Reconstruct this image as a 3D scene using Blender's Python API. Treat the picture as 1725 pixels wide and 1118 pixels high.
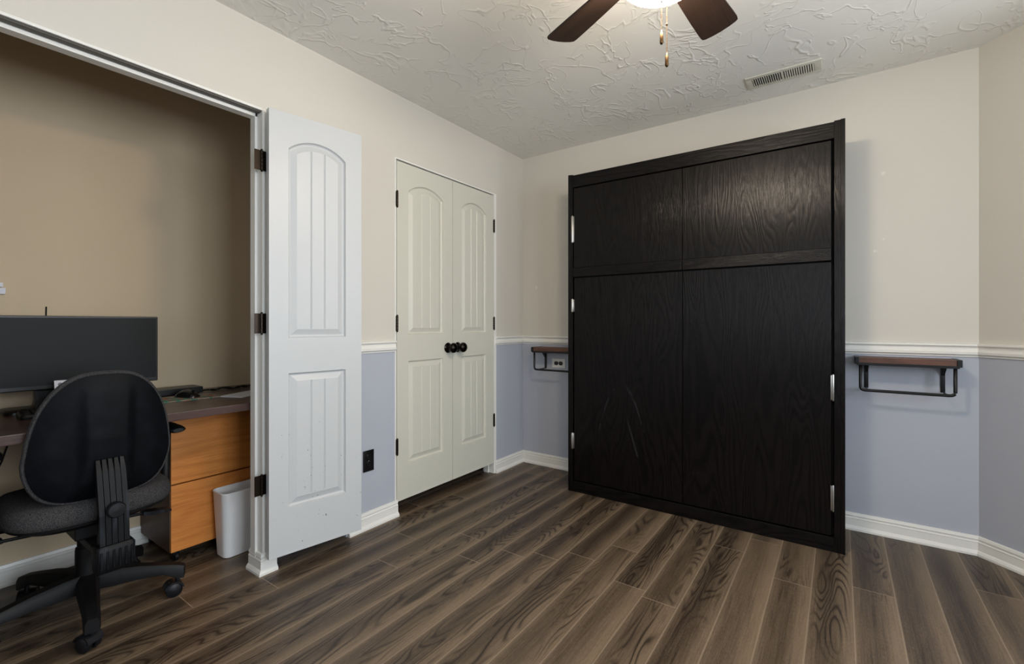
import bpy, bmesh, math, random
from mathutils import Vector, Matrix
random.seed(4)
R = math.radians
PI = math.pi
for o in list(bpy.data.objects):
    bpy.data.objects.remove(o)
SC = bpy.context.scene
C = SC.collection

# ------------------------------------------------------------------ camera
cam_d = bpy.data.cameras.new('camera')
cam = bpy.data.objects.new('camera', cam_d)
C.objects.link(cam)
cam.location = (2.098, -3.119, 1.1124)
cam.rotation_euler = (PI / 2, 0, R(35.25))
cam_d.sensor_fit = 'HORIZONTAL'
cam_d.sensor_width = 36.0
cam_d.lens = 36.0 * 781.7 / 1725.0
cam_d.shift_y = -(559 - 544.4) / 1725.0
cam_d.clip_start = 0.02
SC.camera = cam

# ------------------------------------------------------------------ world, daylight, exposure
w = bpy.data.worlds.new('world')
SC.world = w
w.use_nodes = True
w.node_tree.nodes['Background'].inputs[0].default_value = (0.62, 0.76, 1.0, 1)
w.node_tree.nodes['Background'].inputs[1].default_value = 0.5
SC.view_settings.view_transform = 'Standard'
SC.view_settings.look = 'None'
SC.view_settings.gamma = 1.0
SC.view_settings.use_curve_mapping = False
SC.view_settings.exposure = 0.12


def area(name, loc, rot, sx, sy, power, col):
    l = bpy.data.lights.new(name, 'AREA')
    l.shape = 'RECTANGLE'
    l.size, l.size_y = sx, sy
    l.energy = power
    l.color = col
    o = bpy.data.objects.new(name, l)
    o.location, o.rotation_euler = loc, rot
    C.objects.link(o)
    return o


# daylight just outside the room's windows (all behind / right of the camera's view)
area('daylight_bay', (3.41 + .13, -.766 + .13, 1.45), (R(-90), 0, R(-45)), 1.0, 1.35, 26, (0.90, 0.95, 1.0))
area('daylight_right', (4.12, -2.70, 1.45), (0, R(90), 0), 1.25, 1.6, 80, (0.82, 0.91, 1.0))
area('daylight_rear', (1.75, -4.82, 1.45), (R(90), 0, 0), 1.8, 1.25, 13, (0.88, 0.94, 1.0))
LAMP_W = 92.0          # emission of the fan's glass bowl
LAMP_COL = (1.0, 0.84, 0.66)


# ------------------------------------------------------------------ node helpers
def lin(c):
    return tuple(((v / 255) / 12.92 if v / 255 <= 0.04045 else ((v / 255 + 0.055) / 1.055) ** 2.4) for v in c)


class X:
    """a float socket with arithmetic"""
    def __init__(s, nt, sock): s.nt, s.k = nt, sock

    def op(s, kind, *others, clamp=False):
        n = s.nt.nodes.new('ShaderNodeMath')
        n.operation = kind
        n.use_clamp = clamp
        for i, v in enumerate((s,) + others):
            if isinstance(v, X): s.nt.links.new(v.k, n.inputs[i])
            else: n.inputs[i].default_value = v
        return X(s.nt, n.outputs[0])

    def __add__(s, o): return s.op('ADD', o)
    def __sub__(s, o): return s.op('SUBTRACT', o)
    def __mul__(s, o): return s.op('MULTIPLY', o)
    def __truediv__(s, o): return s.op('DIVIDE', o)
    def floor(s): return s.op('FLOOR')
    def frac(s): return s.op('FRACT')
    def abs(s): return s.op('ABSOLUTE')
    def sin(s): return s.op('SINE')
    def pow(s, e): return s.op('POWER', e)
    def max(s, o): return s.op('MAXIMUM', o)
    def min(s, o): return s.op('MINIMUM', o)

    def step(s, a, b):
        n = s.nt.nodes.new('ShaderNodeMapRange')
        n.interpolation_type = 'SMOOTHSTEP'
        s.nt.links.new(s.k, n.inputs[0])
        n.inputs[1].default_value, n.inputs[2].default_value = a, b
        return X(s.nt, n.outputs[0])


class Mat:
    def __init__(s, name, col=(128, 128, 128), rough=0.5, metal=0.0, spec=0.5):
        s.m = bpy.data.materials.new(name)
        s.m.use_nodes = True
        s.nt = s.m.node_tree
        s.b = s.nt.nodes['Principled BSDF']
        s.b.inputs['Base Color'].default_value = (*lin(col), 1)
        s.b.inputs['Roughness'].default_value = rough
        s.b.inputs['Metallic'].default_value = metal
        s.b.inputs['Specular IOR Level'].default_value = spec

    def coords(s, kind='Object'):
        t = s.nt.nodes.new('ShaderNodeTexCoord')
        p = s.nt.nodes.new('ShaderNodeSeparateXYZ')
        s.nt.links.new(t.outputs[kind], p.inputs[0])
        return [X(s.nt, p.outputs[i]) for i in range(3)]

    def rnd(s):
        n = s.nt.nodes.new('ShaderNodeObjectInfo')
        return X(s.nt, n.outputs['Random'])

    def vec(s, x, y, z=0.0):
        n = s.nt.nodes.new('ShaderNodeCombineXYZ')
        for i, v in enumerate((x, y, z)):
            if isinstance(v, X): s.nt.links.new(v.k, n.inputs[i])
            else: n.inputs[i].default_value = v
        return n.outputs[0]

    def noise(s, v, scale=1.0, detail=2.0, rough=0.5, dist=0.0):
        n = s.nt.nodes.new('ShaderNodeTexNoise')
        s.nt.links.new(v, n.inputs['Vector'])
        n.inputs['Scale'].default_value = scale
        n.inputs['Detail'].default_value = detail
        n.inputs['Roughness'].default_value = rough
        n.inputs['Distortion'].default_value = dist
        return X(s.nt, n.outputs['Fac'])

    def white(s, v):
        n = s.nt.nodes.new('ShaderNodeTexWhiteNoise')
        n.noise_dimensions = '3D'
        s.nt.links.new(v, n.inputs['Vector'])
        return X(s.nt, n.outputs['Value'])

    def mix(s, f, a, b):
        n = s.nt.nodes.new('ShaderNodeMix')
        n.data_type = 'RGBA'
        if isinstance(f, X): s.nt.links.new(f.k, n.inputs[0])
        else: n.inputs[0].default_value = f
        for i, v in ((6, a), (7, b)):
            if isinstance(v, tuple): n.inputs[i].default_value = (*lin(v), 1)
            else: s.nt.links.new(v, n.inputs[i])
        return n.outputs[2]

    def color(s, sock): s.nt.links.new(sock, s.b.inputs['Base Color']); return s
    def roughness(s, x): s.nt.links.new(x.k, s.b.inputs['Roughness']); return s

    def bump(s, h, strength=0.3, dist=0.01):
        n = s.nt.nodes.new('ShaderNodeBump')
        n.inputs['Strength'].default_value = strength
        n.inputs['Distance'].default_value = dist
        s.nt.links.new(h.k, n.inputs['Height'])
        s.nt.links.new(n.outputs[0], s.b.inputs['Normal'])
        return s


# ------------------------------------------------------------------ materials
BEIGE, BLUE = (205, 200, 190), (175, 179, 189)


def wall_mat(name, two=True, spots=()):
    m = Mat(name, BEIGE if two else (196, 177, 149), 0.6, 0, 0.3)
    x, y, z = m.coords()
    col = None
    if two:
        col = m.mix(z.step(0.978, 0.980), BLUE, BEIGE)
    for (a, b, r, ax) in spots:                      # dabs of filler left on the paint
        u = x if ax == 'x' else y
        d = ((u - a).pow(2.0) + (z - b).pow(2.0)).op('SQRT')
        n = m.noise(m.vec(u, z), 60, 1)
        f = (d + n * 0.02).step(r + 0.012, r + 0.004)
        col = m.mix(f * 0.6, col, (226, 222, 214))
    if col: m.color(col)
    tx = m.noise(m.vec(x, y, z), 140, 3)
    m.bump(tx, 0.06, 0.004)
    return m.m


M = {}
M['wall'] = wall_mat('two_tone_wall_paint')
M['wall_back'] = wall_mat('two_tone_wall_paint_patched', True, [(2.287, 1.555, .006, 'x'), (2.252, 1.495, .008, 'x'), (2.285, 1.90, .010, 'x'), (0.13, 1.395, .012, 'x')])
M['closet_wall'] = wall_mat('closet_wall_paint', False)
M['trim'] = Mat('white_trim_paint', (228, 226, 220), 0.35).m
M['door_white'] = Mat('white_door_paint', (192, 194, 195), 0.4).m
M['door_cream'] = Mat('ivory_door_paint', (202, 200, 187), 0.4).m

m = Mat('scuffed_white_door_paint', (192, 194, 195), 0.4)
x, y, z = m.coords()
n = m.noise(m.vec(x, y, z), 62, 1)
k = m.noise(m.vec(x, y, z), 9, 2).step(0.42, 0.60)
m.color(m.mix(n.step(0.735, 0.755) * k * z.step(0.80, 0.60) * 0.75, (192, 194, 195), (92, 88, 84)))
M['door_scuffed'] = m.m
m = Mat('trowelled_ceiling_paint', (232, 230, 223), 0.7, 0, 0.2)
x, y, z = m.coords()
v = m.vec(x, y, 0.0)
n1 = m.noise(v, 4.2, 3, 0.55, 0.6)
n2 = m.noise(m.vec(x + 7.3, y * 0.7, 2.0), 5.5, 2, 0.5, 0.9)
r1 = (n1 - 0.5).abs().step(0.022, 0.0)
r2 = (n2 - 0.53).abs().step(0.020, 0.0)
k1 = m.noise(m.vec(x + 3.0, y, 5.0), 3.0, 2).step(0.38, 0.56)
k2 = m.noise(m.vec(x - 9.0, y, 5.0), 3.0, 2).step(0.38, 0.56)
fine = m.noise(v, 30, 3)
m.bump((r1 * k1) + (r2 * k2) + fine * 0.10, 0.28, 0.012)
M['ceiling'] = m.m


def floor_mat():
    m = Mat('dark_wood_plank_floor', (80, 66, 54), 0.42, 0, 0.4)
    x, y, z = m.coords()
    W, L = 0.1405, 1.22
    u = (x - 2.0 + W * 40) / W
    row = u.floor()
    fx = u.frac()
    off = m.white(m.vec(row, 3.0, 1.0))
    t = (y + 10.0) / L + off
    colm = t.floor()
    fy = t.frac()
    idn = m.white(m.vec(row, colm, 7.0))
    id2 = m.white(m.vec(row, colm, 19.0))
    # cathedral grain = contours of a stretched field
    f = m.noise(m.vec(x * 9.0, y * 1.35, idn * 60.0), 1.0, 1.5, 0.45, 0.35)
    ring = ((f * 115.0) + m.noise(m.vec(x * 40, y * 4, idn * 9.0), 1, 2) * 2.5).sin() * 0.5 + 0.5
    figure = m.noise(m.vec(x * 5.0, y * 0.8, id2 * 41.0), 1.0, 1).step(0.42, 0.55)
    streak = m.noise(m.vec(x * 170, y * 5.0, idn * 31.0), 1.0, 3, 0.6)
    broad = m.noise(m.vec(x * 11, y * 0.7, idn * 13.0), 1.0, 2, 0.5)
    tick = m.noise(m.vec(x * 420, y * 60.0, 3.0), 1.0, 2, 0.6)
    # every plank runs from a dark heart to a pale sapwood edge
    grad = ((fx - 0.36).abs()).step(0.05, 0.60)
    base = (grad * 0.40 + broad * 0.42 + (idn - 0.5) * 0.20 - 0.02)
    tone = base + (streak - 0.5) * 0.70 + (tick - 0.5) * 0.55
    tone = tone.op('ADD', 0.0, clamp=True)
    c1 = m.mix(tone, (52, 41, 32), (134, 115, 93))
    dark = ring.pow(3.0) * figure * ((fx - 0.5).abs().step(0.5, 0.28)) * 0.85
    c2 = m.mix(dark, c1, (33, 24, 18))
    seam = fx.step(0.030, 0.006).max(fx.step(0.978, 0.998))
    c3 = m.mix(seam * 0.45, c2, (156, 138, 118))  # pale lines put the glint of bevelled plank edges into the colour
    endj = fy.step(0.0045, 0.0015)
    c4 = m.mix(endj * 0.55, c3, (160, 142, 122))  # end joints get the same painted glint
    m.color(c4)
    m.roughness((streak * 0.18) + 0.34)
    m.bump((streak * 0.5) - dark - seam - endj, 0.10, 0.003)
    return m.m


M['floor'] = floor_mat()


def wood(name, dark, lightc, rough=0.4, along='z', ringk=70.0, ring_amt=0.6, sc=1.0, bump=0.15, spec=0.5, cross=None):
    m = Mat(name, dark, rough, 0, spec)
    x, y, z = m.coords()
    a, b, c = {'z': (x, z, y), 'x': (z, x, y), 'y': (x, y, z)}[along]
    if along == 'y': a = x + z * 0.7
    r = m.rnd() * 53.0
    a2 = a + c * 0.6
    f = m.noise(m.vec(a2 * (5.5 * sc), b * (0.85 * sc), r), 1, 1.2, 0.45, 0.3)
    ring = ((f * ringk) + m.noise(m.vec(a2 * 40, b * 5, r), 1, 2) * 1.6).sin() * 0.5 + 0.5
    st = m.noise(m.vec(a2 * 260 * sc, b * 4.5 * sc, r), 1, 3, 0.65)
    pore = m.noise(m.vec(a2 * 520 * sc, b * 14 * sc, r), 1, 2, 0.6).step(0.52, 0.66)
    t = (st * 0.9 + (ring.pow(1.6) * -ring_amt) + 0.25 - pore * 0.25).op('ADD', 0.0, clamp=True)
    m.color(m.mix(t, dark, lightc))
    m.bump(t, bump, 0.002)
    return m


M['black_oak'] = wood('black_stained_oak', (4, 3, 3), (20, 16, 15), 0.25, 'z', 105, 0.5, 1.25, 0.32, 0.2).m
M['black_oak_h'] = wood('black_stained_oak_rail', (4, 3, 3), (20, 16, 15), 0.25, 'x', 105, 0.5, 1.25, 0.32, 0.2).m
M['walnut'] = wood('walnut_fan_blade', (20, 14, 11), (56, 42, 34), 0.45, 'x', 40, 0.35, 1.0, 0.05, 0.3)
M['orange_oak'] = wood('honey_oak_veneer', (168, 96, 36), (224, 146, 72), 0.4, 'y', 60, 0.25, 1.0, 0.06).m
M['ped_side'] = wood('dark_oak_side', (58, 33, 20), (84, 50, 30), 0.5, 'z', 50, 0.3, 1.0, 0.05).m
M['desk'] = wood('dark_laminate_desktop', (40, 27, 24), (84, 62, 56), 0.28, 'y', 40, 0.25, 1.0, 0.04).m
M['shelf_wood'] = wood('rustic_brown_shelf_board', (52, 30, 22), (112, 72, 54), 0.5, 'x', 40, 0.35, 2.0, 0.1).m
M['head_strip'] = Mat('dark_grey_strip', (88, 84, 78), 0.5, 0.4).m
M['black_gap'] = Mat('unlit_black_recess', (8, 8, 8), 0.9).m
M['black_metal'] = Mat('black_powder_coat', (18, 18, 20), 0.38, 0.3).m
M['bronze'] = Mat('oil_rubbed_bronze', (52, 44, 38), 0.28, 0.9).m
M['knob'] = Mat('polished_dark_bronze', (40, 36, 33), 0.12, 1.0).m
M['nickel'] = Mat('nickel_hinge', (196, 194, 190), 0.3, 1.0).m
M['brass'] = Mat('antique_brass_chain', (92, 70, 46), 0.42, 1.0).m
M['vent'] = Mat('cream_enamel_vent', (206, 203, 190), 0.45).m
M['bin'] = Mat('pale_grey_plastic', (236, 234, 232), 0.45).m
M['plastic'] = Mat('black_moulded_plastic', (15, 16, 20), 0.45, 0, 0.35).m
M['plastic_soft'] = Mat('matt_black_plastic', (9, 9, 11), 0.55, 0, 0.3).m
M['bezel'] = Mat('monitor_black_plastic', (13, 13, 14), 0.35).m
M['screen'] = Mat('matt_monitor_screen', (15, 16, 17), 0.5, 0, 0.22).m
M['paper'] = Mat('white_paper', (214, 216, 224), 0.7).m
M['ink'] = Mat('grey_print', (120, 122, 132), 0.7).m
M['outlet_black'] = Mat('glossy_black_plate', (16, 16, 18), 0.22).m
M['slot'] = Mat('dark_slot', (4, 4, 4), 0.8).m

m = Mat('charcoal_chair_fabric', (52, 51, 52), 0.9, 0, 0.2)
x, y, z = m.coords()
n = m.noise(m.vec(x, y, z), 420, 2, 0.7)
m.color(m.mix(n.step(0.35, 0.7), (30, 30, 32), (82, 80, 80)))
m.bump(n, 0.35, 0.002)
M['fabric'] = m.m

m = Mat('scuffed_black_chair_shell', (20, 22, 27), 0.55, 0, 0.12)
x, y, z = m.coords()
n = m.noise(m.vec(x * 3, y * 3, z * 3), 6, 4)
m.color(m.mix(n.step(0.45, 0.8), (5, 7, 11), (14, 17, 22)))
m.bump(m.noise(m.vec(x, y, z), 500, 2), 0.12, 0.001)
M['shell'] = m.m

m = Mat('ribbed_plastic_painted_glints', (34, 37, 43), 0.5, 0, 0.2)
x, y, z = m.coords()
n = m.noise(m.vec(x * 4, y * 60, z * 6), 1, 3)
m.color(m.mix(n.step(0.5, 0.75), (7, 8, 11), (36, 40, 47)))  # paler streaks paint thin highlights along the ribs into the colour
M['ribbed'] = m.m

m = Mat('colour_printed_mouse_mat', (60, 80, 76), 0.7)
x, y, z = m.coords()
a = m.noise(m.vec(x, y, z), 26, 2)
b = m.noise(m.vec(x + 4.0, y, z), 34, 2)
c = m.mix(a.step(0.42, 0.55), (40, 110, 92), (150, 128, 112))
m.color(m.mix(b.step(0.55, 0.62), c, (150, 74, 50)))
M['mousemat'] = m.m

m = Mat('lit_alabaster_glass', (255, 240, 220), 0.4)
m.b.inputs['Emission Color'].default_value = (*LAMP_COL, 1)
m.b.inputs['Emission Strength'].default_value = LAMP_W
M['bowl'] = m.m

# scuffed lower bed panel: a faint curved rub mark and specks
mm = wood('black_stained_oak_scuffed', (4, 3, 3), (20, 16, 15), 0.25, 'z', 105, 0.5, 1.25, 0.32, 0.2)
x, y, z = mm.coords()
arc = (z - ((x - 0.985).pow(2.0) * -14.0 + 0.735)).abs()
msk = arc.step(0.022, 0.006) * z.step(0.40, 0.48) * mm.noise(mm.vec(x, z), 9, 2).step(0.35, 0.6)
ln = (x - ((z - 0.30) * -0.30 + 1.09)).abs().step(0.007, 0.003) * z.step(0.29, 0.31) * z.step(0.56, 0.40)
old = mm.b.inputs['Base Color'].links[0].from_socket
mm.color(mm.mix((msk.max(ln)) * 0.16, old, (92, 92, 96)))
M['black_oak_scuff'] = mm.m


# ------------------------------------------------------------------ mesh helpers
def obj(name, bm, mat, parent=None, smooth=False, loc=None, auto=None):
    me = bpy.data.meshes.new(name)
    bmesh.ops.recalc_face_normals(bm, faces=bm.faces)
    if loc: bmesh.ops.translate(bm, verts=bm.verts, vec=-Vector(loc))
    bm.to_mesh(me)
    bm.free()
    o = bpy.data.objects.new(name, me)
    C.objects.link(o)
    for mt in (mat if isinstance(mat, (list, tuple)) else [mat]):
        me.materials.append(mt.m if isinstance(mt, Mat) else mt)
    if smooth or auto:
        for p in me.polygons: p.use_smooth = True
        if auto:
            me.set_sharp_from_angle(angle=R(auto))
    if parent: o.parent = parent
    if loc and not parent: o.location = loc
    return o


def tag(o, label, cat, group=None):
    o['label'], o['category'] = label, cat
    if group: o['group'] = group
    return o


def thing(name, label, cat, loc=(0, 0, 0), group=None):
    o = bpy.data.objects.new(name, None)
    o.empty_display_size = 0.05
    C.objects.link(o)
    o.location = loc
    return tag(o, label, cat, group)


def struct(name, bm, mat, parent=None, **k):
    o = obj(name, bm, mat, parent, **k)
    if not parent: o['kind'] = 'structure'
    return o


def box(bm, x0, x1, y0, y1, z0, z1, bev=0.0, seg=2, mi=0, mx=None):
    r = bmesh.ops.create_cube(bm, size=1.0)
    vs = r['verts']
    for v in vs:
        v.co = Vector((x0 + (v.co.x + .5) * (x1 - x0), y0 + (v.co.y + .5) * (y1 - y0), z0 + (v.co.z + .5) * (z1 - z0)))
    fs = list({f for v in vs for f in v.link_faces})
    for f in fs: f.material_index = mi
    if bev > 0:
        es = list({e for f in fs for e in f.edges})
        rr = bmesh.ops.bevel(bm, geom=es, offset=bev, segments=seg, affect='EDGES', profile=0.6)
        vs = list({v for f in rr['faces'] for v in f.verts} | {v for v in vs if v.is_valid})
    if mx is not None: bmesh.ops.transform(bm, matrix=mx, verts=vs)
    return vs


def B(*a, **k):
    bm = bmesh.new()
    box(bm, *a, **k)
    return bm


def ring_frame(d):
    d = d.normalized()
    up = Vector((0, 0, 1)) if abs(d.z) < 0.95 else Vector((1, 0, 0))
    s = d.cross(up).normalized()
    return s, s.cross(d).normalized()


def tube(bm, pts, r, n=10, closed=False, rs=None):
    """round tube along a polyline"""
    pts = [Vector(p) for p in pts]
    rings = []
    N = len(pts)
    for i, p in enumerate(pts):
        if closed: d = pts[(i + 1) % N] - pts[i - 1]
        else: d = pts[min(i + 1, N - 1)] - pts[max(i - 1, 0)]
        s, t = ring_frame(d)
        rr = rs[i] if rs else r
        rings.append([bm.verts.new(p + s * (rr * math.cos(2 * PI * k / n)) + t * (rr * math.sin(2 * PI * k / n))) for k in range(n)])
    for i in range(N if closed else N - 1):
        a, b = rings[i], rings[(i + 1) % N]
        for k in range(n):
            bm.faces.new((a[k], a[(k + 1) % n], b[(k + 1) % n], b[k]))
    if not closed:
        bm.faces.new(rings[0][::-1])
        bm.faces.new(rings[-1])


def lathe(bm, prof, n=32, axis='z', center=(0, 0, 0), cap=True):
    """prof: list of (radius, height)"""
    c = Vector(center)
    rings = []
    for r, h in prof:
        ring = []
        for k in range(n):
            a = 2 * PI * k / n
            p = Vector((r * math.cos(a), r * math.sin(a), h))
            if axis == 'x': p = Vector((p.z, p.x, p.y))
            if axis == 'y': p = Vector((p.x, p.z, p.y))
            ring.append(bm.verts.new(c + p))
        rings.append(ring)
    for a, b in zip(rings, rings[1:]):
        for k in range(n):
            bm.faces.new((a[k], a[(k + 1) % n], b[(k + 1) % n], b[k]))
    if cap:
        bm.faces.new(rings[0][::-1])
        bm.faces.new(rings[-1])


def loft(bm, loops, cap=True):
    rows = [[bm.verts.new(p) for p in lp] for lp in loops]
    n = len(rows[0])
    for a, b in zip(rows, rows[1:]):
        for k in range(n):
            bm.faces.new((a[k], a[(k + 1) % n], b[(k + 1) % n], b[k]))
    if cap:
        bm.faces.new(rows[0][::-1])
        bm.faces.new(rows[-1])


def round_pts(pts, r, n=5):
    """fillet the corners of an open 3-D polyline"""
    pts = [Vector(p) for p in pts]
    out = [pts[0]]
    for a, b, c in zip(pts, pts[1:], pts[2:]):
        d1, d2 = (a - b).normalized(), (c - b).normalized()
        q = min(r, (a - b).length * .49, (c - b).length * .49)
        p1, p2 = b + d1 * q, b + d2 * q
        for i in range(n + 1):
            t = i / n
            out.append(p1 * (1 - t) ** 2 + b * 2 * t * (1 - t) + p2 * t * t)
    out.append(pts[-1])
    return out


def sweep(bm, path, prof):
    """closed (offset, z) profile along a horizontal path; +offset is left of travel"""
    path = [Vector((p[0], p[1], 0)) for p in path]
    rows = []
    for i, p in enumerate(path):
        if i == 0: d = (path[1] - p).normalized(); nn = Vector((-d.y, d.x, 0))
        elif i == len(path) - 1: d = (p - path[i - 1]).normalized(); nn = Vector((-d.y, d.x, 0))
        else:
            d1, d2 = (p - path[i - 1]).normalized(), (path[i + 1] - p).normalized()
            n1, n2 = Vector((-d1.y, d1.x, 0)), Vector((-d2.y, d2.x, 0))
            nn = (n1 + n2)
            nn = nn / (nn.length_squared / 2)
        rows.append([bm.verts.new(p + nn * o + Vector((0, 0, z))) for o, z in prof])
    k = len(prof)
    for a, b in zip(rows, rows[1:]):
        for i in range(k):
            bm.faces.new((a[i], a[(i + 1) % k], b[(i + 1) % k], b[i]))
    bm.faces.new(rows[0][::-1])
    bm.faces.new(rows[-1])


# ------------------------------------------------------------------ room shell
H = 2.44
BX, BY = 2.644, 0.0                      # where back wall turns 45 degrees
CX, CY = 3.944, -1.300                    # where the slanted wall meets the right wall
RY = -4.62
O1 = (-2.990, -2.075, 2.055)             # open closet: finished opening y0, y1, top
O2 = (-1.312, -0.388, 2.066)             # closed closet
J = 0.030                                # jamb board
WT = 0.10

bm = bmesh.new()
box(bm, -1.0, CX + .15, RY - .15, 0.15, -0.08, 0)
struct('floor', bm, M['floor'])
bm = bmesh.new()
box(bm, -1.0, CX + .15, RY - .15, 0.15, H, H + .08)
struct('ceiling', bm, M['ceiling'])

bm = bmesh.new()
box(bm, -WT, 0, RY, O1[0] - J, 0, H)
box(bm, -WT, 0, O1[0] - J, O1[1] + J, O1[2] + J, H)
box(bm, -.004, 0, O1[0] - J, O1[1] + J, O1[2] + .012, O1[2] + J)
box(bm, -WT, -.040, O1[0] - J, O1[1] + J, O1[2] + .012, O1[2] + J)
box(bm, -WT, 0, O1[1] + J, -2.010, 0, H)
box(bm, -WT, 0, -2.010, -1.645, .070, H)          # wall cut away, a recess added to darken the strip under the open door
box(bm, -WT, -WT + .012, -2.010, -1.645, 0, .070)
box(bm, -WT, 0, -1.645, O2[0] - .010, 0, H)
box(bm, -WT, 0, O2[0] - .010, O2[1] + J, O2[2] + .008, H)
box(bm, -WT, 0, O2[1] + J, 0, 0, H)
struct('wall_left', bm, M['wall'])
struct('wall_back', B(-1.0, BX, 0, 0.12, 0, H), M['wall_back'])
L45 = math.hypot(CX - BX, CY - BY)
M45 = Matrix.Translation((BX, BY, 0)) @ Matrix.Rotation(R(-45), 4, 'Z')
wz0, wz1 = 0.80, 2.1
sa, sb = .62, 1.55
bm = bmesh.new()
box(bm, 0, sa, 0, 0.12, 0, H, mx=M45)
box(bm, sb, L45 + .05, 0, 0.12, 0, H, mx=M45)
box(bm, sa, sb, 0, 0.12, 0, wz0, mx=M45)
box(bm, sa, sb, 0, 0.12, wz1, H, mx=M45)
struct('wall_slanted', bm, M['wall'])
# right wall with its window opening
wy0, wy1 = -3.5, -1.9
bm = bmesh.new()
box(bm, CX, CX + .12, RY, wy0, 0, H)
box(bm, CX, CX + .12, wy1, CY + .05, 0, H)
box(bm, CX, CX + .12, wy0, wy1, 0, wz0)
box(bm, CX, CX + .12, wy0, wy1, wz1, H)
struct('wall_right', bm, M['wall'])
vx0, vx1 = 0.85, 2.65
bm = bmesh.new()
box(bm, 0, vx0, RY - .12, RY, 0, H)
box(bm, vx1, CX, RY - .12, RY, 0, H)
box(bm, vx0, vx1, RY - .12, RY, 0, wz0)
box(bm, vx0, vx1, RY - .12, RY, wz1, H)
struct('wall_rear', bm, M['wall'])


def window(name, fn):
    bm = bmesh.new()
    for a0, a1, z0, z1 in ((0, 1, 0, .05), (0, 1, .95, 1), (0, .04, .05, .95), (.96, 1, .05, .95), (.48, .52, .05, .95)):
        fn(bm, a0, a1, wz0 + z0 * (wz1 - wz0), wz0 + z1 * (wz1 - wz0))
    struct(name, bm, M['trim'])


window('window_1', lambda bm, a, b, z0, z1: box(bm, CX + .04, CX + .08, wy0 + a * (wy1 - wy0), wy0 + b * (wy1 - wy0), z0, z1))
window('window_3', lambda bm, a, b, z0, z1: box(bm, sa + a * (sb - sa), sa + b * (sb - sa), .05, .09, z0, z1, mx=M45))
window('window_2', lambda bm, a, b, z0, z1: box(bm, vx0 + a * (vx1 - vx0), vx0 + b * (vx1 - vx0), RY - .08, RY - .04, z0, z1))

# closet shells behind the left wall
CW = -0.80
struct('wall_closet_back', B(CW - .08, CW, -3.45, 0, 0, H), M['closet_wall'])
struct('wall_closet_left', B(CW, -WT, -3.45, -3.37, 0, H), M['closet_wall'])
struct('wall_closet_middle', B(CW, -WT, -1.62, -1.54, 0, H), M['closet_wall'])
struct('wall_closet_right', B(CW, -WT, -0.18, -0.10, 0, H), M['closet_wall'])

# baseboards: flat board, groove, small cap and a shoe at the foot
base_prof = [(0, 0), (.024, 0), (.024, .010), (.018, .020), (.013, .024), (.012, .058), (.0135, .062), (.0085, .066), (.0085, .071), (.012, .076), (.008, .088), (0, .090)]
base_prof = [(-o, z) for o, z in base_prof]
rail_prof = [(0, .948), (.006, .949), (.008, .956), (.017, .962), (.018, .974), (.013, .980), (.009, .986), (.009, .994), (.015, .999), (.021, 1.004), (.020, 1.011), (0, 1.014)]
rail_prof = [(-o, z) for o, z in rail_prof]


def run(name, path, prof, mat=M['trim']):
    bm = bmesh.new()
    sweep(bm, path, prof)
    return struct(name, bm, mat)


run('baseboard_left', [(-.10, O1[1]), (0, O1[1]), (0, O1[1] + .060)], base_prof)
run('baseboard_middle', [(0, -1.640), (0, O2[0] + .004)], base_prof)
run('baseboard_corner', [(0, O2[1] + .012), (0, 0), (.60, 0)], base_prof)
run('baseboard_back', [(.64, 0), (BX, BY), (CX, CY), (CX, RY)], base_prof)
run('baseboard_rear', [(CX - .03, RY), (0, RY), (0, O1[0] - J)], base_prof)
run('baseboard_closet', [(CW, -3.37), (CW, -1.62)], base_prof)
run('trim_1', [(0, O1[1] + J + .002), (0, O2[0] - .012)], rail_prof)
run('trim_6', [(CX, wy0 - .02), (CX, RY), (0, RY), (0, O1[0] - J - .002)], rail_prof)
run('trim_2', [(0, O2[1] + .014), (0, 0), (BX, BY), (CX, CY), (CX, wy1)], rail_prof)


def jamb(name, O, stop, jl=J, jt=.012):
    y0, y1, zt = O
    bm = bmesh.new()
    e = .004
    box(bm, -WT - .002, .001 if jl < J else e, y0 - jl, y0, 0, zt + jt, .001)
    box(bm, -WT - .002, e, y1, y1 + J, 0, zt + jt, .0015)
    if jl < J:
        box(bm, -WT - .002, .001, y0, y1, zt, zt + jt, .001)
    else:                                   # head with a slot behind a thin lip
        box(bm, -WT - .002, -.040, y0, y1, zt, zt + jt, .001)
        box(bm, -.006, e, y0, y1, zt + .002, zt + jt, .001)
        box(bm, -.040, -.006, y0, y1, zt + J - .003, zt + J)
    a, b = stop
    box(bm, a, b, y0, y0 + .011, 0, zt, .002)
    box(bm, a, b, y1 - .011, y1, 0, zt, .002)
    box(bm, a, b, y0, y1, zt - .016, zt, .002)
    return struct(name, bm, M['trim'])


jamb('trim_3', O1, (-.085, -.042))
struct('trim_5', B(-.037, -.008, O1[0], O1[1], O1[2] - .003, O1[2] + .024, .001), M['head_strip'])  # dark grey strip laid in the head slot to darken it
jamb('trim_4', O2, (-.085, -.042), .010, .008)


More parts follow.
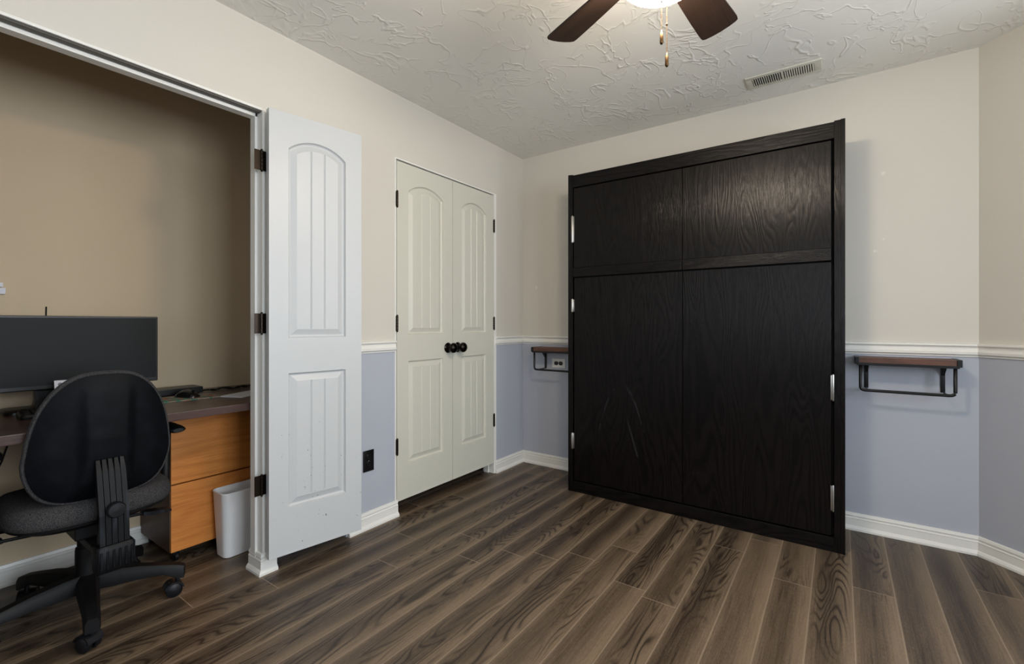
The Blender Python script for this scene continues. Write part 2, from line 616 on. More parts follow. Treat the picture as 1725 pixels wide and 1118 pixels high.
# ------------------------------------------------------------------ panelled doors
def panel_door(width, z0, z1, T=0.035, stile=0.082, up=(1.047, 1.899, 1.952), low=(0.285, 0.888), ns=7):
    """slab in local coords: s along x 0..width, front face at y=0 (outwards -y), back at y=+T"""
    bm = bmesh.new()

    def V(s, d, z): return bm.verts.new((s, d, z))
    grooves = [.33, .67]
    us = []
    gset = []
    Wp = width - 2 * stile
    du = .0045 / (Wp - .082)
    base = [i / 20 for i in range(21)]
    for g in grooves: gset += [g - du, g, g + du]
    us = sorted([b for b in base if all(abs(b - g) > .02 for g in gset)] + gset)
    holes = []
    # (inset, depth)
    steps = [(0, 0), (.004, .010), (.008, .013), (.012, .013), (.038, .003), (.041, .003)]
    for (zb, zs, zp) in ((up[0], up[1], up[2]), (low[0], low[1], low[1])):
        rows = []
        for ins, dep in steps:
            a, b = stile + ins, width - stile - ins
            zb2 = zb + ins
            def top(u):
                if zp == zs: return zs - ins
                t = 2 * u - 1
                hgt = zp - zs
                half = Wp / 2
                rad = (half * half + hgt * hgt) / (2 * hgt)
                r2 = rad - ins
                xx = t * (half - ins)
                return (zp - rad) + math.sqrt(max(r2 * r2 - xx * xx, 0))
            last = ins == steps[-1][0]
            def dd(u): return dep + (.0045 if last and any(abs(u - g) < 1e-6 for g in grooves) else 0)
            bot = [V(a + u * (b - a), dd(u), zb2) for u in us]
            tp = [V(a + u * (b - a), dd(u), top(u)) for u in us]
            rows.append((bot, tp))
        for (b0, t0), (b1, t1) in zip(rows, rows[1:]):
            l0 = b0 + t0[::-1]
            l1 = b1 + t1[::-1]
            n = len(l0)
            for k in range(n):
                bm.faces.new((l0[k], l0[(k + 1) % n], l1[(k + 1) % n], l1[k]))
        b, t = rows[-1]
        for k in range(len(us) - 1):
            bm.faces.new((b[k], b[k + 1], t[k + 1], t[k]))
        holes.append(rows[0][0] + rows[0][1][::-1])
    outer = [V(0, 0, z0), V(width, 0, z0), V(width, 0, z1), V(0, 0, z1)]
    es = []
    for lp in holes + [outer]:
        for k in range(len(lp)):
            a, b = lp[k], lp[(k + 1) % len(lp)]
            e = bm.edges.get((a, b)) or bm.edges.new((a, b))
            es.append(e)
    bmesh.ops.triangle_fill(bm, use_beauty=True, use_dissolve=False, edges=es)
    back = [V(0, T, z0), V(width, T, z0), V(width, T, z1), V(0, T, z1)]
    bm.faces.new(back)
    for k in range(4):
        bm.faces.new((outer[k], outer[(k + 1) % 4], back[(k + 1) % 4], back[k]))
    return bm


def hinge_bm(z, mx, w=.014, h=.088, t=.003):
    """leaf pair and knuckles around local origin, barrel along z"""
    bm = bmesh.new()
    for i in range(5):
        za = z - h / 2 + i * h / 5
        lathe(bm, [(.0052, za + .0006), (.006, za + .001), (.006, za + h / 5 - .001), (.0052, za + h / 5 - .0006)], 12)
    lathe(bm, [(.004, z + h / 2), (.0055, z + h / 2 + .002), (.003, z + h / 2 + .006)], 10)
    lathe(bm, [(.003, z - h / 2 - .006), (.0055, z - h / 2 - .002), (.004, z - h / 2)], 10)
    box(bm, -w, -.003, .001, .001 + t, z - h / 2, z + h / 2)
    box(bm, .003, w, .001, .001 + t, z - h / 2, z + h / 2)
    bmesh.ops.transform(bm, matrix=mx, verts=bm.verts)
    return bm


HZ = (1.832, 1.112, 0.397)
DZ0, DZ1 = .077, 2.056
# door 1: swung open almost flat against the left wall
hp, fp = Vector((.062, -2.077, 0)), Vector((.135, -1.652, 0))
d = (fp - hp)
wd = d.length
d.normalize()
nrm = Vector((d.y, -d.x, 0))             # faces the room (+x)
mx1 = Matrix(((d.x, -nrm.x, 0, hp.x), (d.y, -nrm.y, 0, hp.y), (0, 0, 1, 0), (0, 0, 0, 1)))
D1 = thing('door_1', 'narrow white panelled closet door standing open flat against the left wall', 'door', (hp.x, hp.y, 0))
D1['kind'] = 'structure'
bm = panel_door(wd, DZ0, DZ1)
bmesh.ops.transform(bm, matrix=mx1, verts=bm.verts)
obj('door_leaf', bm, M['door_scuffed'], D1, loc=hp, auto=11)
hmx = Matrix.Translation((.012, -2.083, 0)) @ Matrix.Rotation(R(90), 4, 'Z')
for z in HZ:
    bm = hinge_bm(z, hmx, w=.030)
    obj('hinge', bm, M['bronze'], D1, loc=hp, auto=40)

YS = -0.835


def closed_door(name, ya, yb, hy, ky, label, mat):
    """closed leaf filling ya..yb in the plane x=0, front face at x=+0.002"""
    o = thing(name, label, 'door', (0, (ya + yb) / 2, 0))
    o['kind'] = 'structure'
    wdt = yb - ya
    mx = Matrix(((0, -1, 0, .002), (1, 0, 0, ya), (0, 0, 1, 0), (0, 0, 0, 1)))
    bm = panel_door(wdt, DZ0, DZ1, stile=.088)
    bmesh.ops.transform(bm, matrix=mx, verts=bm.verts)
    obj('door_leaf', bm, mat, o, loc=o.location, auto=11)
    for z in HZ:
        bm = hinge_bm(z, Matrix.Translation((.008, hy, 0)) @ Matrix.Rotation(R(90), 4, 'Z'), w=.008)
        obj('hinge', bm, M['bronze'], o, loc=o.location, auto=40)
    bm = bmesh.new()
    lathe(bm, [(.0, .002), (.032, .002), (.034, .005), (.032, .008), (.014, .011), (.011, .014), (.011, .030), (.018, .034), (.029, .042), (.0335, .052), (.032, .062), (.024, .071), (.011, .076), (.0, .0765)], 28, 'x', (0, ky, .953), cap=False)
    obj('door_knob', bm, M['knob'], o, smooth=True, loc=o.location)
    return o


closed_door('door_2', O2[0] + .003, YS - .0015, O2[0] + .002, -0.882, 'left ivory closet door leaf of the closed pair, knob at its right edge', M['door_cream'])
closed_door('door_3', YS + .0015, O2[1] - .003, O2[1] - .001, -0.789, 'right ivory closet door leaf of the closed pair, knob at its left edge', M['door_cream'])

# ------------------------------------------------------------------ wall bed cabinet
bx0, bx1, by, bz = .618, 2.119, -.377, 2.098
T = thing('wall_bed', 'tall black oak fold-down bed cabinet standing against the back wall', 'wall bed', ((bx0 + bx1) / 2, by / 2, 0))
L0 = T.location


def bp(name, bm, mat, auto=None, parent=None): return obj(name, bm, mat, parent or T, loc=L0, auto=auto)


bp('side_panel', B(bx0, bx0 + .018, by, -.03, 0, bz, .0015), M['black_oak'])
bp('side_panel', B(bx1 - .018, bx1, by, -.03, 0, bz, .0015), M['black_oak'])
bp('stile', B(bx0 + .018, bx0 + .034, by + .001, by + .05, 0, bz - .002, .001), M['black_oak'])
bp('stile', B(bx1 - .044, bx1 - .018, by + .001, by + .05, 0, bz - .002, .001), M['black_oak'])
bp('top_rail', B(bx0 + .034, bx1 - .044, by + .003, by + .05, 2.012, bz - .006, .0015), M['black_oak_h'])
bp('top_board', B(bx0 + .018, bx1 - .018, by + .05, -.03, bz - .03, bz - .006), M['black_oak_h'])
bp('bottom_rail', B(bx0 + .034, bx1 - .044, by + .002, by + .05, 0, .070, .002), M['black_oak_h'])
bp('back_board', B(bx0 + .018, bx1 - .018, -.05, -.03, 0, bz - .03), M['black_gap'])
sx = 1.357
for a, b, lm in ((bx0 + .040, sx - .002, 'black_oak_scuff'), (sx + .002, bx1 - .056, 'black_oak')):
    if lm == 'black_oak_scuff':
        o = obj('lower_panel', B(a, b, by + .010, by + .030, .076, 1.412, .001), M[lm], T)
        o.location = -L0
    else:
        bp('lower_panel', B(a, b, by + .010, by + .030, .076, 1.412, .001), M[lm])
    up = bp('upper_panel', B(a, b, by + .004, by + .026, 1.480, 2.004, .001), M['black_oak'])
    bp('pull_rail', B(a, b, by - .006, by + .026, 1.418, 1.478, .002), M['black_oak_h'])
# inner carcass behind the gaps
bp('bed_platform', B(bx0 + .036, bx1 - .048, by + .034, by + .06, .072, 2.008), M['black_gap'])


def bed_hinge(x, z, h):
    bm = bmesh.new()
    lathe(bm, [(.0035, z - h / 2 - .004), (.005, z - h / 2), (.005, z + h / 2), (.0035, z + h / 2 + .004)], 10, center=(x, by - .003, 0))
    box(bm, x - .010, x, by - .0005, by + .006, z - h / 2, z + h / 2, .0005)
    box(bm, x, x + .010, by + .002, by + .012, z - h / 2, z + h / 2, .0005)
    bp('hinge', bm, M['nickel'], auto=40)


for x, z, h in ((bx0 + .034, 1.735, .17), (bx0 + .034, 1.23, .08), (bx0 + .034, .335, .10), (bx1 - .048, .80, .12), (bx1 - .048, .262, .12)):
    bed_hinge(x, z, h)


# ------------------------------------------------------------------ bedside rail shelves
def make_shelf(x, label):
    t = thing('wall_shelf', label, 'shelf', (x, 0, .765), 'bedside wall shelves')
    w2, dep, zt = .193, .135, .173
    obj('shelf_board', B(-w2 + .008, w2 - .008, -dep + .004, -.0005, zt - .030, zt, .002), M['shelf_wood'], t)
    bm = bmesh.new()
    for s in (-1, 1):                                  # folded metal end caps
        box(bm, s * w2 - .010, s * w2 + .010, -dep, -.0005, zt - .034, zt + .002, .003)
    box(bm, -w2, w2, -dep - .001, -dep + .004, zt - .040, zt - .027, .001)
    obj('metal_edge', bm, M['black_metal'], t)
    bm = bmesh.new()
    xx = w2 - .014
    tube(bm, round_pts([(-xx, -dep + .012, zt - .034), (-xx, -dep + .012, .004), (xx, -dep + .012, .004), (xx, -dep + .012, zt - .034)], .02, 6), .0075, 10)
    obj('hanging_bar', bm, M['black_metal'], t, smooth=True)
    for s in (-1, 1):
        bm = bmesh.new()
        q = s * (w2 - .042)
        box(bm, q - .009, q + .009, -.005, -.0005, .004, zt - .034, .001)
        loft(bm, [[(q - .011, -.004, zt - .034), (q + .011, -.004, zt - .034), (q + .011, -.050, zt - .034), (q - .011, -.050, zt - .034)],
                  [(q - .006, -.004, zt - .085), (q + .006, -.004, zt - .085), (q + .006, -.008, zt - .085), (q - .006, -.008, zt - .085)]])
        tube(bm, round_pts([(q, -.004, .008), (q, -.060, .004), (q + s * .010, -dep + .012, .004)], .02, 4), .004, 8)
        obj('bracket', bm, M['black_metal'], t, auto=40)
    return t


sh1 = make_shelf(2.364, 'small brown wall shelf with black rail on the right of the black cabinet')


def dup(root, loc, label):
    r = root.copy()
    C.objects.link(r)
    r.location = loc
    r['label'] = label
    for ch in list(root.children):
        c = ch.copy()
        C.objects.link(c)
        c.parent = r
    return r


dup(sh1, (.369, 0, .757), 'small brown wall shelf with black rail in the corner left of the black cabinet')


# ------------------------------------------------------------------ outlets
def outlet(loc, mx, label, plate, insert, name='wall_outlet'):
    t = thing(name, label, 'outlet', loc)
    bm = B(-.035, .035, -.006, 0, -.0575, .0575, .003)
    bmesh.ops.transform(bm, matrix=mx, verts=bm.verts)
    obj('cover_plate', bm, plate, t, auto=40)
    for s in (-1, 1):
        bm = bmesh.new()
        pts = []
        for k in range(24):
            a = 2 * PI * k / 24
            pts.append((max(-.0145, min(.0145, .0175 * math.cos(a))), .0175 * math.sin(a) + s * .0195))
        loft(bm, [[(px, -.005, pz) for px, pz in pts], [(px, -.0085, pz) for px, pz in pts], [(px * .93, -.0095, (pz - s * .0195) * .93 + s * .0195) for px, pz in pts]])
        bmesh.ops.transform(bm, matrix=mx, verts=bm.verts)
        rc = obj('receptacle', bm, insert, t, auto=30)
        bm = bmesh.new()
        box(bm, -.0075, -.0055, -.0100, -.009, s * .0195 - .002, s * .0195 + .006)
        box(bm, .0055, .0075, -.0100, -.009, s * .0195 - .002, s * .0195 + .005)
        lathe(bm, [(.0022, -.0100), (.0022, -.009)], 10, 'y', (0, 0, s * .0195 - .007))
        bmesh.ops.transform(bm, matrix=mx, verts=bm.verts)
        obj('slot', bm, M['slot'], rc)
    bm = bmesh.new()
    lathe(bm, [(.003, -.005), (.003, -.0072), (.002, -.0078)], 12, 'y')
    bmesh.ops.transform(bm, matrix=mx, verts=bm.verts)
    obj('screw', bm, M['nickel'], t, smooth=False)
    return t


rotL = Matrix.Rotation(R(90), 4, 'Z')         # face +x
outlet((0, -1.508, .365), rotL, 'black wall outlet low on the left wall beside the open white door', M['outlet_black'], M['outlet_black'])
flat = Matrix.Rotation(R(90), 4, 'Y')
outlet((.335, 0, .806), flat, 'sideways outlet on the back wall under the corner shelf', M['trim'], M['outlet_black'])

# ------------------------------------------------------------------ ceiling vent
vx, vy = 1.848, -.262
V_ = thing('ceiling_vent', 'cream slotted air vent set in the ceiling near the back wall', 'vent', (vx, vy, H))
hw, hd = .173, .070
bm = bmesh.new()
box(bm, -hw, hw, -hd, -.045, -.006, 0, .002)
box(bm, -hw, hw, .045, hd, -.006, 0, .002)
box(bm, -hw, -.142, -.045, .045, -.006, 0, .001)
box(bm, .142, hw, -.045, .045, -.006, 0, .001)
box(bm, -.006, .006, -.045, .045, -.006, 0, .001)
for s in (-1, 1):
    lathe(bm, [(.004, -.0075), (.004, -.005)], 12, 'z', (s * .158, 0, 0))
obj('frame', bm, M['vent'], V_, auto=40)
obj('duct_shade_plate', B(-.142, .142, -.045, .045, -.0012, -.0002), M['slot'], V_)  # thin dark plate standing in for the shade inside the vent opening
for s in (-1, 1):
    bm = bmesh.new()
    for k in range(13):
        xc = s * (.014 + k * .0103)
        box(bm, -.0012, .0012, -.045, .045, -.005, .005, mx=Matrix.Translation((xc, 0, -.0055)) @ Matrix.Rotation(R(38 * s), 4, 'Y') @ Matrix.Scale(.8, 4, (0, 0, 1)))
    obj('louvre', bm, M['vent'], V_)

# ------------------------------------------------------------------ ceiling fan
fc = Vector((1.682, -1.785, 0))
F = thing('ceiling_fan', 'ceiling fan with dark walnut blades and lit bowl light', 'ceiling fan', (fc.x, fc.y, H))
bm = bmesh.new()
lathe(bm, [(.0, 0), (.075, 0), (.078, -.01), (.070, -.045), (.055, -.06), (.055, -.075), (.10, -.085), (.118, -.11), (.118, -.195), (.10, -.230), (.075, -.245), (.0, -.245)], 40, cap=False)
obj('motor_housing', bm, M['bronze'], F, smooth=True)
bm = bmesh.new()
lathe(bm, [(.0, -.225), (.066, -.225), (.066, -.255), (.078, -.258), (.078, -.266), (.0, -.266)], 40, cap=False)
obj('light_fitter', bm, M['bronze'], F, auto=40)
bm = bmesh.new()
pr = [(.080, -.262), (.104, -.274), (.120, -.293)]
for k in range(15):
    a = PI / 2 * k / 14
    pr.append((.126 * math.cos(a), -.316 - .068 * math.sin(a)))
pr[-1] = (.0005, -.384)
lathe(bm, pr, 40, cap=False)
obj('glass_bowl', bm, M['bowl'], F, smooth=True)
bm = bmesh.new()
lathe(bm, [(.0, -.383), (.007, -.383), (.009, -.388), (.005, -.394), (.0, -.396)], 16, cap=False)
obj('finial', bm, M['brass'], F, smooth=True)


def blade_bm():
    """blade along +x, built flat then pitched"""
    bm = bmesh.new()
    xs = [.165, .18, .22, .30, .37, .44, .478, .491, .497, .502, .504]
    hw_ = [.040, .047, .052, .057, .061, .064, .065, .063, .054, .030, .001]
    top, bot = [], []
    lp = [(x, -h) for x, h in zip(xs, hw_)] + [(x, h) for x, h in reversed(list(zip(xs, hw_)))]
    loft(bm, [[(x, y, -.003) for x, y in lp], [(x, y, .003) for x, y in lp]])
    return bm


walnut_mats = M['walnut'].m
for k in range(5):
    ang = R(83.3 + 72 * k)
    rot = Matrix.Rotation(ang, 4, 'Z')
    mx = rot @ Matrix.Translation((0, 0, -.254)) @ Matrix.Rotation(R(-12), 4, 'X')
    bm = blade_bm()
    ob = obj('fan_blade', bm, walnut_mats, F)
    # wood runs along the blade: rotate the object, not its mesh, so the grain follows
    ob.matrix_local = mx @ Matrix.Rotation(R(0), 4, 'X')
    bm = bmesh.new()
    lp = [(.10, -.016), (.15, -.014), (.19, -.034), (.235, -.030), (.25, 0), (.235, .030), (.19, .034), (.15, .014), (.10, .016)]
    loft(bm, [[(x, y, .0032) for x, y in lp], [(x, y, .0075) for x, y in lp]])
    for sx_, sy_ in ((.20, -.02), (.20, .02), (.232, 0)):
        lathe(bm, [(.005, -.0045), (.005, -.003)], 10, 'z', (sx_, sy_, 0))
    bi = obj('blade_iron', bm, M['bronze'], ob)

for (dx, dy, zb) in ((.012, .004, 1.845), (.002, -.012, 1.905)):
    bm = bmesh.new()
    zt = 2.05
    z = zt
    zf = zb + .036
    while z > zf:
        bmesh.ops.create_uvsphere(bm, u_segments=8, v_segments=6, radius=.0016, matrix=Matrix.Translation((dx, dy, z - H)))
        z -= .0042
    tube(bm, [(dx, dy, zt + .0 - H), (dx, dy, zf - H)], .0006, 6)
    bmesh.ops.create_uvsphere(bm, u_segments=10, v_segments=8, radius=.0032, matrix=Matrix.Translation((dx, dy, zf + .085 - H)))
    ch = obj('pull_chain', bm, M['brass'], F, smooth=True)
    bm = bmesh.new()
    lathe(bm, [(.0, zf + .004), (.0025, zf + .003), (.0028, zf - .003), (.0048, zf - .006), (.0052, zf - .032), (.003, zf - .036), (.0, zf - .036)], 14, center=(dx, dy, -H), cap=False)
    obj('fob', bm, M['brass'], ch, smooth=True)

# ------------------------------------------------------------------ closet office: desk, drawers, bin
dx0, dx1, dz = CW, -.10, .750
dk = obj('desktop', B(dx0, dx1, -3.37, -1.62, dz - .034, dz, .003), M['desk'])
tag(dk, 'dark brown laminate desktop built in across the open closet', 'desk')

px0, px1, py0, py1 = -.795, -.400, -2.286, -1.86
P = thing('drawer_pedestal', 'honey oak two drawer pedestal on castors under the desktop', 'drawers', ((px0 + px1) / 2, (py0 + py1) / 2, 0))
pl = P.location
bm = bmesh.new()
box(bm, px0, px1 - .020, py0, py0 + .018, .055, .714)
box(bm, px0, px1 - .020, py1 - .018, py1, .055, .714)
box(bm, px0, px1 - .020, py0 + .018, py1 - .018, .055, .073)
box(bm, px0, px1 - .020, py0 + .018, py1 - .018, .696, .714)
box(bm, px0, px0 + .015, py0 + .018, py1 - .018, .073, .696)
obj('carcass', bm, M['ped_side'], P, loc=pl)
obj('drawer_front', B(px1 - .020, px1, py0, py1, .060, .366, .002), M['orange_oak'], P, loc=pl)
obj('drawer_front', B(px1 - .020, px1, py0, py1, .372, .712, .002), M['orange_oak'], P, loc=pl)
for cx_ in (px0 + .04, px1 - .05):
    for cy_ in (py0 + .035, py1 - .035):
        bm = bmesh.new()
        lathe(bm, [(.0, -.010), (.015, -.010), (.020, -.006), (.020, .006), (.015, .010), (.0, .010)], 18, 'y', (cx_, cy_, .020), cap=False)
        box(bm, cx_ - .006, cx_ + .012, cy_ - .013, cy_ + .013, .030, .050, .003)
        box(bm, cx_ - .018, cx_ + .018, cy_ - .018, cy_ + .018, .048, .055)
        obj('caster', bm, M['plastic_soft'], P, loc=pl, auto=40)


def rrect(cx, cy, hx, hy, r, z, n=6):
    pts = []
    for sx_, sy_, a0 in ((1, 1, 0), (-1, 1, 90), (-1, -1, 180), (1, -1, 270)):
        for k in range(n + 1):
            a = R(a0 + 90 * k / n)
            pts.append((cx + sx_ * (hx - r) + r * math.cos(a), cy + sy_ * (hy - r) + r * math.sin(a), z))
    return pts


tcx, tcy = -.315, -1.972
bm = bmesh.new()
loops = [rrect(0, 0, .050, .140, .026, .001), rrect(0, 0, .0535, .144, .028, .004), rrect(0, 0, .066, .157, .030, .303), rrect(0, 0, .0675, .1585, .030, .306),
         rrect(0, 0, .0675, .1585, .030, .310), rrect(0, 0, .0645, .1555, .028, .311), rrect(0, 0, .0635, .1545, .028, .306), rrect(0, 0, .051, .141, .026, .007)]
loft(bm, loops)
tb = obj('waste_bin', bm, M['bin'], auto=40)
tb.location = (tcx, tcy, 0)
tag(tb, 'slim pale grey plastic waste bin on the floor in front of the oak drawers', 'bin')

# ------------------------------------------------------------------ on the desk
# wide monitor
mxx = -.585
mo = thing('monitor', 'wide black computer monitor standing on the closet desk, switched off', 'monitor', (mxx - .05, -2.66, dz))
ml = mo.location
my0, my1, mz0, mz1 = -3.03, -2.278, .838, 1.144
hs = obj('housing', B(mxx - .030, mxx, my0, my1, mz0, mz1, .004), M['bezel'], mo, loc=ml)
obj('screen', B(mxx - .001, mxx + .0012, my0 + .008, my1 - .008, mz0 + .018, mz1 - .008), M['screen'], mo, loc=ml)
bm = bmesh.new()
box(bm, mxx - .075, mxx - .045, -2.69, -2.62, dz + .012, .98, .004)
box(bm, mxx - .050, mxx - .026, -2.72, -2.59, .93, 1.04, .004)
obj('stand_post', bm, M['bezel'], mo, loc=ml)
bm = bmesh.new()
loft(bm, [rrect(mxx - .05, -2.655, .085, .13, .03, dz + .0005), rrect(mxx - .05, -2.655, .085, .13, .03, dz + .010), rrect(mxx - .05, -2.655, .080, .125, .03, dz + .013)])
obj('stand_base', bm, M['bezel'], mo, loc=ml, auto=40)

# keyboard
kb = thing('keyboard', 'black keyboard lying on the desk in front of the monitor', 'keyboard', (-.44, -2.545, dz))
bm = bmesh.new()
loft(bm, [rrect(0, 0, .078, .215, .014, .0005), rrect(0, 0, .080, .217, .015, .010), rrect(0, 0, .075, .212, .014, .018)])
obj('tray', bm, M['plastic'], kb, auto=40)
bm = bmesh.new()
for i in range(5):
    for j in range(18):
        xk, yk = -.060 + i * .030, -.196 + j * .0231
        box(bm, xk - .012, xk + .012, yk - .0095, yk + .0095, .017, .0235, .002, 1)
obj('keycaps', bm, M['plastic_soft'], kb)
kb.rotation_euler = (0, 0, R(-4))
kb.location.x = -.452

# standing card
cd = thing('desk_card', 'small white printed card propped upright on the desk behind the chair back', 'card', (-.533, -2.600, dz))
bm = bmesh.new()
box(bm, -.0006, .0006, -.045, .045, .0005, .127, mx=Matrix.Rotation(R(-10), 4, 'Y'))
obj('card', bm, M['paper'], cd)
bm = bmesh.new()
rz = Matrix.Rotation(R(-10), 4, 'Y')
lathe(bm, [(.0075, .0007), (.0075, .0010)], 20, 'x', (0, -.027, .110))
for k in range(4):
    box(bm, .0007, .0010, -.032, .030 - .006 * (k % 2), .078 - k * .012, .081 - k * .012)
for s in (1,):
    box(bm, .0007, .0010, -.010, .026, .098, .101)
bmesh.ops.transform(bm, matrix=rz, verts=bm.verts)
obj('print', bm, M['ink'], cd)

# mouse mat, mouse, black box, cables, paper
mp = obj('mouse_mat', B(-.185, .0, -.125, .125, .0003, .004, .0015), M['mousemat'])
mp.location = (-.40, -2.205, dz)
mp.rotation_euler = (0, 0, R(-5))
tag(mp, 'colourful printed mouse mat on the right of the desktop', 'mouse mat')
ms = thing('mouse', 'black computer mouse resting on the colourful mat', 'mouse', (-.498, -2.185, dz + .004))
bm = bmesh.new()
lps = []
for t, hy, hz in ((0, .018, .010), (.06, .026, .018), (.25, .031, .030), (.5, .030, .036), (.75, .028, .030), (.94, .024, .017), (1.0, .016, .009)):
    yy = -.058 + t * .116
    lps.append([(hy * math.cos(a), yy, .0005 + hz * max(0, math.sin(a))) for a in [PI * k / 12 for k in range(13)]])
loft(bm, lps)
bmesh.ops.transform(bm, matrix=Matrix.Rotation(R(-70), 4, 'Z'), verts=bm.verts)
obj('body', bm, M['outlet_black'], ms, auto=60)
bm = bmesh.new()
lathe(bm, [(.0, -.003), (.007, -.003), (.007, .003), (.0, .003)], 14, 'x', (0, .036, .028), cap=False)
bmesh.ops.transform(bm, matrix=Matrix.Rotation(R(-70), 4, 'Z'), verts=bm.verts)
obj('scroll_wheel', bm, M['plastic'], ms)
bb = thing('device_box', 'flat black electronic box on the desk behind the mouse', 'box', (-.68, -2.17, dz))
obj('case', B(-.06, .06, -.10, .10, .003, .034, .003), M['bezel'], bb)
for sx_ in (-.045, .045):
    for sy_ in (-.08, .08):
        bm = bmesh.new()
        lathe(bm, [(.006, 0), (.006, .003)], 10, 'z', (sx_, sy_, 0))
        obj('foot', bm, M['plastic_soft'], bb)
pp = obj('paper_sheet', B(-.07, .07, -.105, .105, .0004, .0022), M['paper'])
pp.location = (-.385, -1.965, dz)
pp.rotation_euler = (0, 0, R(24))
tag(pp, 'white sheet of paper lying on the right end of the desktop', 'paper')
bm = bmesh.new()
random.seed(9)
pts = [(-.66 + .012 * math.sin(k * 1.1), -2.06 + k * .022, dz + .006 + .004 * math.sin(k * 1.7)) for k in range(15)]
tube(bm, pts, .0035, 8)
tube(bm, [(p[0] + .025 + .012 * math.cos(k), p[1] + .01, p[2] + .004) for k, p in enumerate(pts)], .003, 8)
cb = obj('desk_cable', bm, M['plastic_soft'], smooth=True, loc=(-.65, -1.9, dz))
tag(cb, 'tangle of black cable on the desktop behind the paper', 'cable')
bm = bmesh.new()
tube(bm, [(CW + .004, -2.627, 1.187), (CW + .004, -2.629, 1.05), (CW + .012, -2.635, .90), (CW + .02, -2.66, dz + .004)], .0025, 8)
cb = obj('wall_cable', bm, M['slot'], smooth=True, loc=(CW, -2.63, dz))
tag(cb, 'thin dark cable running up the closet wall above the monitor', 'cable')
bm = bmesh.new()
tube(bm, [(-.70, -2.73, dz - .034), (-.70, -2.745, .66), (-.69, -2.775, .55), (-.67, -2.83, .42), (-.66, -2.92, .30), (-.68, -3.02, .12), (-.70, -3.05, .004)], .0032, 8)
cb = obj('hanging_cable', bm, M['slot'], smooth=True, loc=(-.69, -2.85, 0))
tag(cb, 'thin black cable hanging below the desktop at the left', 'cable')
bm = bmesh.new()
box(bm, CW + .0005, CW + .016, -3.05, -2.752, 1.236, 1.262, .002)
box(bm, CW + .0005, CW + .085, -3.05, -2.768, 1.262, 1.280, .002)
ws = obj('closet_shelf', bm, M['paper'], loc=(CW, -2.9, 1.236))
tag(ws, 'small white ledge on the closet wall left of the monitor', 'ledge')

# ------------------------------------------------------------------ office chair
ch = thing('office_chair', 'black swivel office chair with charcoal fabric seat, pushed up to the closet desk', 'office chair', (-.262, -2.605, 0))
# local frame: chair faces -x, backrest towards +x


def rounded(u_list, hw_of):
    pass


def back_outline(k=1.0, n=64):
    """backrest outline in (y, z); broad below, narrower rounded crown"""
    pts = []
    for i in range(n):
        a = 2 * PI * i / n
        c, s = math.cos(a), math.sin(a)
        e = .66 if s > 0 else .50
        yy = math.copysign(abs(c) ** e, c)
        zz = math.copysign(abs(s) ** e, s)
        t = (zz + 1) / 2
        w_ = .208 * (1 - .30 * max(0, t - .34) ** 1.4 / .66 ** 1.4) * (1 - .07 * max(0, .30 - t) / .30)
        pts.append((yy * w_ * k, .715 + zz * .230 * k))
    return pts


def bx(z, y=0.0):
    """x of the backrest's rear surface: reclined and wrapped round the sitter"""
    return .258 + (z - .70) * .10 - .50 * y * y


def layer(k, dx, n=64): return [(bx(z, y) + dx, y, z) for y, z in back_outline(k, n)]


bm = bmesh.new()
loft(bm, [layer(.70, -.088), layer(.90, -.082), layer(.975, -.068), layer(1.0, -.052), layer(1.0, -.040), layer(.985, -.035)])
obj('back_cushion', bm, M['fabric'], ch, auto=50)
# rear shell with a raised central spine and two side hollows
bm = bmesh.new()
NR, NA = 22, 96
prev = None
rim = None
for i in range(NR + 1):
    k = .955 * (1 - i / NR)
    ring = []
    for y, z in (back_outline(k, NA) if k > 0.001 else [(0, .715)] * 1):
        dome = .018 * (1 - (k / .955) ** 6)
        hwid = .052 + .05 * max(0, (.62 - z) / .16) ** 1.5
        hwid = min(hwid, .12)
        a = abs(y)
        sp = 1 - min(1, max(0, (a - hwid) / .028))
        sp = sp * sp * (3 - 2 * sp)
        fade = min(1, max(0, (.93 - z) / .22))
        edge = min(1, (.955 - k) / .25)
        ring.append(bm.verts.new((bx(z, y) - .030 + dome + .020 * sp * fade * edge, y, z)))
    if prev is not None:
        if len(ring) > 1:
            for q in range(NA): bm.faces.new((prev[q], prev[(q + 1) % NA], ring[(q + 1) % NA], ring[q]))
        else:
            for q in range(NA): bm.faces.new((prev[q], prev[(q + 1) % NA], ring[0]))
    prev = ring
obj('back_shell', bm, M['shell'], ch, smooth=True)
# seat
bm = bmesh.new()


def seat_loop(k, z, e=.62):
    pts = []
    for i in range(56):
        a = 2 * PI * i / 56
        c, s = math.cos(a), math.sin(a)
        xx = math.copysign(abs(c) ** e, c) * .232
        yy = math.copysign(abs(s) ** e, s) * .240
        drop = -.03 * max(0, -xx / .232 - .6)
        pts.append((-.0 + xx * k, yy * k, z + drop))
    return pts


loft(bm, [seat_loop(.93, .418), seat_loop(.985, .424), seat_loop(1.0, .440), seat_loop(1.0, .456), seat_loop(.975, .476), seat_loop(.90, .490), seat_loop(.6, .494), seat_loop(.2, .488)])
st = obj('seat', bm, M['fabric'], ch, auto=60)
bm = bmesh.new()
loft(bm, [seat_loop(.55, .385), seat_loop(.80, .392), seat_loop(.955, .412), seat_loop(.965, .426)])
obj('seat_pan', bm, M['plastic_soft'], ch, auto=50)
